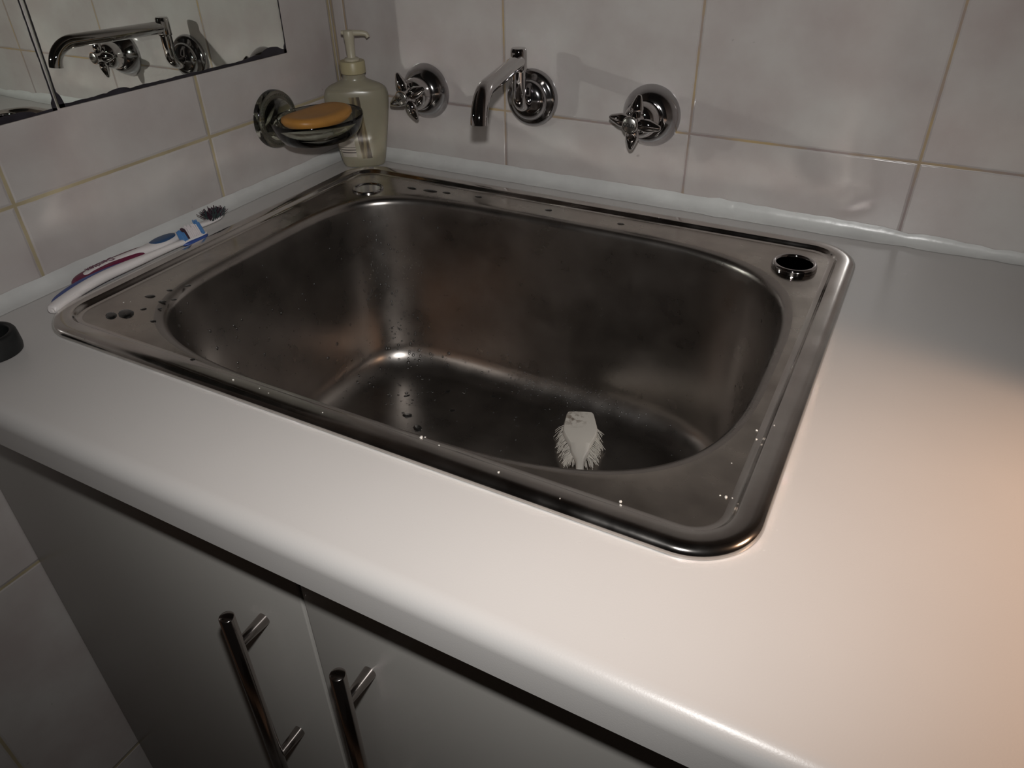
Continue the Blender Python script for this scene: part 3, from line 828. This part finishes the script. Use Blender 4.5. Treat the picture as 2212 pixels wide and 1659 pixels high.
def toothbrush_blue():
    root = empty('toothbrush', (0.046, -0.39, 0.0), 'white toothbrush with blue edges and white bristles, lying along the sink rim', 'toothbrush', 'toothbrushes beside the sink')
    def par(ch, p=root):
        ch.parent = p
        ch.matrix_parent_inverse = Matrix.Translation(-root.location) if p is root else Matrix.Identity(4)
        return ch
    # x, y, z, half width, half height
    core = [(0.0545, -0.4790, 0.0055, 0.0012, 0.0012), (0.0538, -0.4765, 0.0062, 0.0050, 0.0040), (0.0506, -0.4610, 0.0076, 0.0052, 0.0046), (0.0464, -0.4400, 0.0084, 0.0050, 0.0048), (0.0440, -0.4180, 0.0086, 0.0048, 0.0048),
            (0.0430, -0.3950, 0.0080, 0.0050, 0.0044), (0.0440, -0.3780, 0.0078, 0.0040, 0.0040), (0.0446, -0.3580, 0.0075, 0.0028, 0.0034), (0.0452, -0.3380, 0.0072, 0.0028, 0.0030), (0.0462, -0.3240, 0.0068, 0.0040, 0.0026), (0.0476, -0.3080, 0.0066, 0.0042, 0.0024), (0.0482, -0.2990, 0.0066, 0.0012, 0.0014)]
    bm = bmesh.new(); body(bm, core); par(link('handle', bm, M['white_plastic'], None, sharp=70))
    grip = [(0.0525, -0.4745, 0.0060, 0.0012, 0.0012), (0.0506, -0.4700, 0.0066, 0.0058, 0.0036), (0.0470, -0.4600, 0.0074, 0.0080, 0.0042), (0.0424, -0.4400, 0.0082, 0.0080, 0.0045), (0.0406, -0.4180, 0.0083, 0.0070, 0.0044), (0.0415, -0.3950, 0.0078, 0.0058, 0.0040), (0.0432, -0.3800, 0.0066, 0.0030, 0.0022)]
    bm = bmesh.new(); body(bm, grip); par(tag(link('grip', bm, M['blue_rubber'], None, sharp=70), 'blue rubber edges of the handle'))
    bk = [(0.0482, -0.3300, 0.0052, 0.0010, 0.0010), (0.0490, -0.3230, 0.0052, 0.0042, 0.0022), (0.0500, -0.3080, 0.0052, 0.0042, 0.0022), (0.0500, -0.3000, 0.0056, 0.0010, 0.0010)]
    bm = bmesh.new(); body(bm, bk, 30); par(tag(link('head_back', bm, M['blue_rubber'], None, sharp=70), 'blue backing of the head'))
    rg = random.Random(11)
    dr = Vector((-0.55, 0.12, 0.85)).normalized()
    dirn = Vector((0.0018, 0.0250, 0)).normalized(); side = Vector((-dirn.y, dirn.x, 0))
    st = Vector((0.0458, -0.3245, 0.0078))
    bm = bmesh.new()
    tufts(bm, [st + dirn * (0.0050 + 0.0021 * i) + side * (-0.0030 + 0.0017 * q) for i in range(7) for q in range(5)], dr, 0.0115, 0.00072, 0.03, rg)
    par(tag(link('bristles', bm, M['white_bristle'], None), 'white bristle tufts'))
    bm = bmesh.new()
    tufts(bm, [st + dirn * (0.0200 + 0.0016 * i) + side * (-0.0030 + 0.0015 * q) for i in range(2) for q in range(6)], dr, 0.0140, 0.00085, 0.03, rg)
    par(tag(link('tip_bristles', bm, M['sky_rubber'], None), 'longer light blue bristles at the tip'))
    bm = bmesh.new()
    tufts(bm, [st + dirn * (0.0028 + 0.0009 * i) + side * (-0.0030 + 0.0013 * q) for i in range(2) for q in range(6)], dr, 0.0118, 0.00075, 0.02, rg)
    par(tag(link('heel_bristles', bm, M['violet_bristle'], None), 'dark violet bristle row'))
    bm = bmesh.new()
    tufts(bm, [st + dirn * (-0.0022 + 0.0016 * i) + side * (-0.0030 + 0.0013 * q) for i in range(3) for q in range(6)], dr, 0.0095, 0.0011, 0.02, rg)
    par(tag(link('guard_bristles', bm, M['sky_rubber'], None), 'light blue row nearest the handle'))
    return root
toothbrush_blue()

def toothbrush_magenta():
    root = empty('toothbrush', (0.028, -0.34, 0.0), 'white toothbrush with dark magenta edges and splayed violet bristles, lying nearer the wall', 'toothbrush', 'toothbrushes beside the sink')
    def par(ch, p=root):
        ch.parent = p
        ch.matrix_parent_inverse = Matrix.Translation(-root.location) if p is root else Matrix.Identity(4)
        return ch
    grip = [(0.0304, -0.4385, 0.0050, 0.0020, 0.0020), (0.0302, -0.4365, 0.0060, 0.0066, 0.0040), (0.0300, -0.4280, 0.0074, 0.0094, 0.0048), (0.0294, -0.4100, 0.0080, 0.0102, 0.0052), (0.0288, -0.3900, 0.0080, 0.0098, 0.0052), (0.0284, -0.3700, 0.0078, 0.0080, 0.0048), (0.0282, -0.3560, 0.0074, 0.0050, 0.0040), (0.0284, -0.3460, 0.0068, 0.0020, 0.0024)]
    bm = bmesh.new(); body(bm, grip); par(tag(link('grip', bm, M['magenta_rubber'], None, sharp=70), 'dark magenta rubber edges'))
    core = [(0.0312, -0.4290, 0.0082, 0.0015, 0.0020), (0.0312, -0.4265, 0.0086, 0.0042, 0.0042), (0.0296, -0.4180, 0.0088, 0.0056, 0.0048), (0.0292, -0.4000, 0.0090, 0.0056, 0.0050), (0.0304, -0.3820, 0.0090, 0.0048, 0.0050), (0.0310, -0.3660, 0.0088, 0.0044, 0.0048), (0.0298, -0.3520, 0.0080, 0.0080, 0.0045), (0.0296, -0.3380, 0.0080, 0.0092, 0.0042), (0.0294, -0.3240, 0.0078, 0.0074, 0.0040), (0.0288, -0.3100, 0.0074, 0.0034, 0.0034), (0.0276, -0.2920, 0.0070, 0.0028, 0.0028), (0.0268, -0.2800, 0.0066, 0.0050, 0.0024), (0.0258, -0.2640, 0.0064, 0.0056, 0.0022), (0.0252, -0.2560, 0.0064, 0.0020, 0.0014)]
    bm = bmesh.new(); body(bm, core); par(link('handle', bm, M['white_plastic'], None, sharp=70))
    pad = [(0.0296, -0.3535, 0.0110, 0.0014, 0.0012), (0.0297, -0.3500, 0.0112, 0.0048, 0.0018), (0.0296, -0.3390, 0.0112, 0.0072, 0.0020), (0.0294, -0.3270, 0.0110, 0.0054, 0.0018), (0.0292, -0.3225, 0.0106, 0.0014, 0.0012)]
    bm = bmesh.new(); body(bm, pad, 30); par(tag(link('thumb_pad', bm, M['teal_rubber'], None, sharp=70), 'oval blue thumb pad'))
    rg = random.Random(5)
    for nm, mat, cnt, jit, xo in (('bristles', 'violet_bristle', 95, 0.55, 0.0), ('lower_bristles', 'teal_bristle', 45, 0.5, 0.0028)):
        bm = bmesh.new()
        cs = [(0.0262 + xo + rg.uniform(-0.0045, 0.0045), -0.2680 + rg.uniform(-0.0085, 0.0080), 0.0082) for _ in range(cnt)]
        for c in cs:
            out = Vector((c[0] - 0.0262, c[1] + 0.268, 0)) * 70
            d = Vector((-0.15 + out.x * 0.9, 0.25 + out.y * 0.9, 0.75)) + Vector((rg.uniform(-jit, jit), rg.uniform(-jit, jit), 0))
            tufts(bm, [c], d, 0.0105, 0.00050, 0.12, rg, 5)
        par(tag(link(nm, bm, M[mat], None), 'splayed dark violet bristles' if xo == 0 else 'dark teal bristles on the sink side'))
    mt = Matrix.Translation((0.0286, -0.4080, 0.01395)) @ Matrix.Rotation(math.radians(-90 + 1.0), 4, 'Z') @ Matrix.Scale(0.80, 4, (1, 0, 0))
    par(text_mesh('lettering', 'Dentitex', 0.0100, M['magenta_ink'], mt, None, 0.00012, 0.00012))
    return root
toothbrush_magenta()

# ------------------------------------------------------------------ black cap at the left
bm = bmesh.new()
lathe(bm, (0.0665, -0.5385, 0.0), (0, 0, 1), [(0.0188, 0.0003), (0.0208, 0.0010), (0.0214, 0.0045), (0.0210, 0.0120), (0.0206, 0.0160), (0.0196, 0.0178), (0.0176, 0.0182), (0.0160, 0.0176), (0.0154, 0.0160), (0.0150, 0.0040), (0.0002, 0.0036)], 64)
tag(link('bottle_cap', bm, M['black_plastic'], sharp=50), 'round black plastic cap, open side up, on the worktop beside the left sink corner', 'cap')

# ------------------------------------------------------------------ dish brush in the bowl
def dish_brush():
    root = empty('dish_brush', (0.4163, -0.1630, FLOOR_Z), 'white dish brush with frayed bristles lying on the bottom of the sink', 'brush')
    t = Vector((0.40, -0.917, 0)).normalized(); s = Vector((-t.y, t.x, 0))
    zt, th = 0.0230, 0.0065
    outl = spline([(0.0, 0.0128), (0.0015, 0.0152), (0.012, 0.0170), (0.027, 0.0190), (0.036, 0.0184), (0.046, 0.0152), (0.056, 0.0112), (0.065, 0.0098), (0.074, 0.0068), (0.083, 0.0046), (0.100, 0.0042), (0.130, 0.0050), (0.170, 0.0056), (0.200, 0.0056), (0.206, 0.0040)], 90)
    bm = bmesh.new(); loops = []
    for d, w in outl:
        c = t * d
        edge = 0.0014
        zz = zt - max(0, d - 0.09) * 0.06
        pr = [(-w, -th + edge), (-w + edge * 0.4, -edge * 0.9), (-w + edge * 1.2, 0), (-w * 0.4, 0.0004), (w * 0.4, 0.0004), (w - edge * 1.2, 0), (w - edge * 0.4, -edge * 0.9), (w, -th + edge), (w - edge, -th), (-w + edge, -th)]
        loops.append([c + s * u + Vector((0, 0, zz + h)) for u, h in pr])
    loft(bm, loops)
    m, nt, bs = new_mat('stained_white_plastic')
    P(bs, Roughness=0.4)
    tc = nt.nodes.new('ShaderNodeTexCoord')
    n1 = nt.nodes.new('ShaderNodeTexNoise'); n1.inputs['Scale'].default_value = 160; n1.inputs['Detail'].default_value = 4
    nt.links.new(tc.outputs['Object'], n1.inputs['Vector'])
    r1 = nt.nodes.new('ShaderNodeValToRGB'); r1.color_ramp.elements[0].position = 0.47; r1.color_ramp.elements[1].position = 0.62
    nt.links.new(n1.outputs['Fac'], r1.inputs['Fac'])
    vd = nt.nodes.new('ShaderNodeVectorMath'); vd.operation = 'DISTANCE'
    nt.links.new(tc.outputs['Object'], vd.inputs[0]); vd.inputs[1].default_value = t * 0.012 - s * 0.006 + Vector((0, 0, zt))
    near = nt.nodes.new('ShaderNodeMapRange'); near.inputs['From Min'].default_value = 0.004; near.inputs['From Max'].default_value = 0.019
    near.inputs['To Min'].default_value = 0.85; near.inputs['To Max'].default_value = 0.0
    nt.links.new(vd.outputs['Value'], near.inputs['Value'])
    mx = nt.nodes.new('ShaderNodeMix'); mx.data_type = 'RGBA'
    nt.links.new(math_node(nt, 'MULTIPLY', near.outputs[0], r1.outputs['Color']), mx.inputs['Factor'])
    mx.inputs['A'].default_value = (0.60, 0.565, 0.51, 1); mx.inputs['B'].default_value = (0.13, 0.09, 0.06, 1)
    nt.links.new(mx.outputs['Result'], bs.inputs['Base Color'])
    tag(link('head_and_handle', bm, m, root, sharp=45), 'white plastic back with brown stains near the end')
    rg = random.Random(21)
    bm = bmesh.new()
    def wid(d):
        for (d0, w0), (d1, w1) in zip(outl, outl[1:]):
            if d0 <= d <= d1: return w0 + (w1 - w0) * (d - d0) / (d1 - d0)
        return 0.004
    for i in range(420):
        d = rg.uniform(0.016, 0.070); w = min(wid(d), 0.0165)
        u = rg.choice((-1, 1)) * w * (1 - 0.8 * rg.random() ** 1.6)
        base = t * d + s * u + Vector((0, 0, zt - th + 0.0005))
        sg = 1 if u > 0 else -1
        sp = (abs(u) / w) ** 2 * rg.uniform(0.2, 1.0)
        back = 0.0 if d < 0.05 else (d - 0.05) * 12
        out = s * sg * (0.0030 + 0.0095 * sp) + t * (rg.uniform(-0.004, 0.0035) + back * 0.006)
        zlow = 0.0012 + (0.0085 * sp * rg.random())
        tip = base + out; tip.z = zlow
        mid = base.lerp(tip, 0.5) + s * sg * 0.0012
        tube(bm, [base, mid, tip], [0.00040, 0.00036, 0.00026], 5)
    tag(link('bristles', bm, M['brush_bristle'], root), 'frayed pale bristles')
    return root
dish_brush()

# ------------------------------------------------------------------ water and crumbs
def drop(bm, p, nrm, r, stretch=1.0, down=None, flat=0.55, sub=2):
    u, v, w = frame(nrm)
    if down is not None:
        dn = Vector(down) - w * Vector(down).dot(w)
        if dn.length > 1e-3:
            u = dn.normalized(); v = w.cross(u)
    res = bmesh.ops.create_icosphere(bm, subdivisions=sub, radius=1.0)
    for q in res['verts']:
        x, y, z = q.co
        zz = z * flat if z > 0 else z * 0.08
        k = 1.0 if x < 0 else 1.0 - 0.25 * x
        q.co = Vector(p) + u * x * r * stretch * k + v * y * r * k + w * zz * r
def water():
    bm = bmesh.new(); rg = random.Random(31)
    def cast(o, d):
        return sink_bvh.ray_cast(Vector(o), Vector(d).normalized())
    def cluster(n, aim, spread, rmin, rmax, pw=2.0, bias=1.0):
        o = Vector((BC.x, BC.y, -0.06)); c = Vector(aim)
        for _ in range(n):
            tgt = c + Vector((rg.gauss(0, spread[0]), rg.gauss(0, spread[1]), rg.gauss(0, spread[2])))
            h, nr, _i, _d = cast(o, tgt - o)
            if h is None or h.z > -0.012: continue
            if nr.dot(o - h) < 0: nr = -nr
            r = rmin + (rmax - rmin) * rg.random() ** pw
            drop(bm, h, nr, r, rg.uniform(1.0, 1.5), (0, 0, -1), 0.5, 1 if r < 0.0011 else 2)
    cluster(260, (0.150, -0.360, -0.090), (0.02, 0.065, 0.045), 0.0005, 0.0017, 1.8)     # left wall
    cluster(320, (0.145, -0.125, -0.110), (0.030, 0.022, 0.055), 0.0004, 0.0016, 1.8)    # rear left corner
    cluster(160, (0.19, -0.16, -0.20), (0.05, 0.05, 0.02), 0.0006, 0.0026, 2.2)         # foot of that corner
    cluster(480, (0.37, -0.13, -0.205), (0.065, 0.025, 0.010), 0.0003, 0.0013, 2.0)      # foot of the rear wall
    cluster(300, (0.33, -0.20, -0.215), (0.10, 0.045, 0.001), 0.0003, 0.0013, 1.8)       # floor
    cluster(150, (0.35, -0.115, -0.10), (0.07, 0.01, 0.04), 0.0003, 0.0010, 1.8)         # rear wall
    cluster(130, (0.60, -0.25, -0.12), (0.01, 0.05, 0.04), 0.0004, 0.0013, 1.8)          # right wall
    for x, y, r, st, ang in ((0.228, -0.232, 0.0042, 1.7, 0.3), (0.252, -0.247, 0.0050, 1.6, -0.6), (0.205, -0.20, 0.0022, 2.2, 0.9), (0.27, -0.20, 0.0028, 1.6, 0.2), (0.245, -0.17, 0.003, 1.5, 1.2), (0.30, -0.155, 0.0026, 1.3, 0.5)):
        h, nr, _i, _d = cast((x, y, -0.05), (0, 0, -1))
        drop(bm, h, Vector((0, 0, 1)), r, st, (math.cos(ang), math.sin(ang), 0), 0.22, 2)
    # drops and a small pool on the deck
    for x, y, r, st, ang in ((0.112, -0.450, 0.0062, 1.7, -0.35), (0.103, -0.458, 0.0045, 1.8, -0.4), (0.118, -0.437, 0.0022, 1.4, 0.6), (0.104, -0.418, 0.0030, 1.9, 0.35), (0.122, -0.420, 0.0024, 1.9, 0.3), (0.128, -0.413, 0.0018, 1.8, 0.3), (0.110, -0.402, 0.0018, 1.8, 0.3),
                             (0.118, -0.388, 0.0022, 1.6, 0.4), (0.143, -0.448, 0.0020, 1.6, 0.2), (0.130, -0.430, 0.0014, 1.6, 0.4), (0.160, -0.088, 0.0030, 2.6, -0.1), (0.185, -0.086, 0.0036, 3.0, 0.05), (0.205, -0.083, 0.0028, 2.2, 0.0), (0.245, -0.078, 0.0026, 2.0, 0.1), (0.335, -0.080, 0.0026, 1.8, 0.2), (0.420, -0.082, 0.0024, 1.8, 0.2), (0.22, -0.476, 0.0016, 1.5, 0.2), (0.10, -0.10, 0.003, 2.0, 0.9)):
        drop(bm, (x, y, DECK + 0.0001), (0, 0, 1), r, st, (math.cos(ang), math.sin(ang), 0), 0.28, 2)
    for x, y, r in ((0.079, -0.478, 0.0026), (0.086, -0.4845, 0.0030), (0.099, -0.4925, 0.0040), (0.122, -0.4955, 0.0014)):
        drop(bm, (x, y, 0.0050), (0, 0, 1), r, 1.5, (1, -0.3, 0), 0.35, 2)
    o = link('water_droplets', bm, M['water'], recalc=False)
    return tag(o, 'clear water droplets scattered over the steel bowl and deck', 'water', kind='stuff')
water()

def crumbs():
    bm = bmesh.new(); rg = random.Random(41)
    spots = [(0.432, -0.4765, 0.0017), (0.4335, -0.474, 0.0010), (0.447, -0.4785, 0.0010), (0.446, -0.4800, 0.0005), (0.497, -0.4880, 0.0012), (0.571, -0.4740, 0.0014), (0.572, -0.4765, 0.0009), (0.625, -0.4420, 0.0014), (0.6215, -0.4420, 0.0007), (0.6285, -0.4410, 0.0007),
             (0.6265, -0.3700, 0.0012), (0.6285, -0.3790, 0.0010), (0.636, -0.3650, 0.0007), (0.275, -0.487, 0.0012), (0.30, -0.4865, 0.0007), (0.31, -0.4880, 0.0006), (0.250, -0.4800, 0.0009), (0.36, -0.489, 0.0006), (0.092, -0.437, 0.0010), (0.096, -0.433, 0.0007), (0.62, -0.41, 0.0006), (0.54, -0.492, 0.0007)]
    for x, y, r in spots:
        r *= 0.72
        h, nr, _i, _d = sink_bvh.ray_cast(Vector((x, y, 0.05)), Vector((0, 0, -1)))
        z = h.z if h is not None else DECK
        for q in range(2):
            res = bmesh.ops.create_icosphere(bm, subdivisions=1, radius=1.0)
            off = Vector((rg.uniform(-0.6, 0.6), rg.uniform(-0.6, 0.6), 0)) * r * q
            sx, sy = rg.uniform(0.6, 1.3), rg.uniform(0.6, 1.3)
            for v in res['verts']:
                v.co = Vector((x, y, z)) + off + Vector((v.co.x * r * sx, v.co.y * r * sy, (v.co.z + 0.7) * r * 0.5)) * rg.uniform(0.85, 1.1)
    return tag(link('crumbs', bm, M['crumb'], smooth=False), 'tiny white crumbs along the front and right of the sink rim', 'crumbs', kind='stuff')
crumbs()
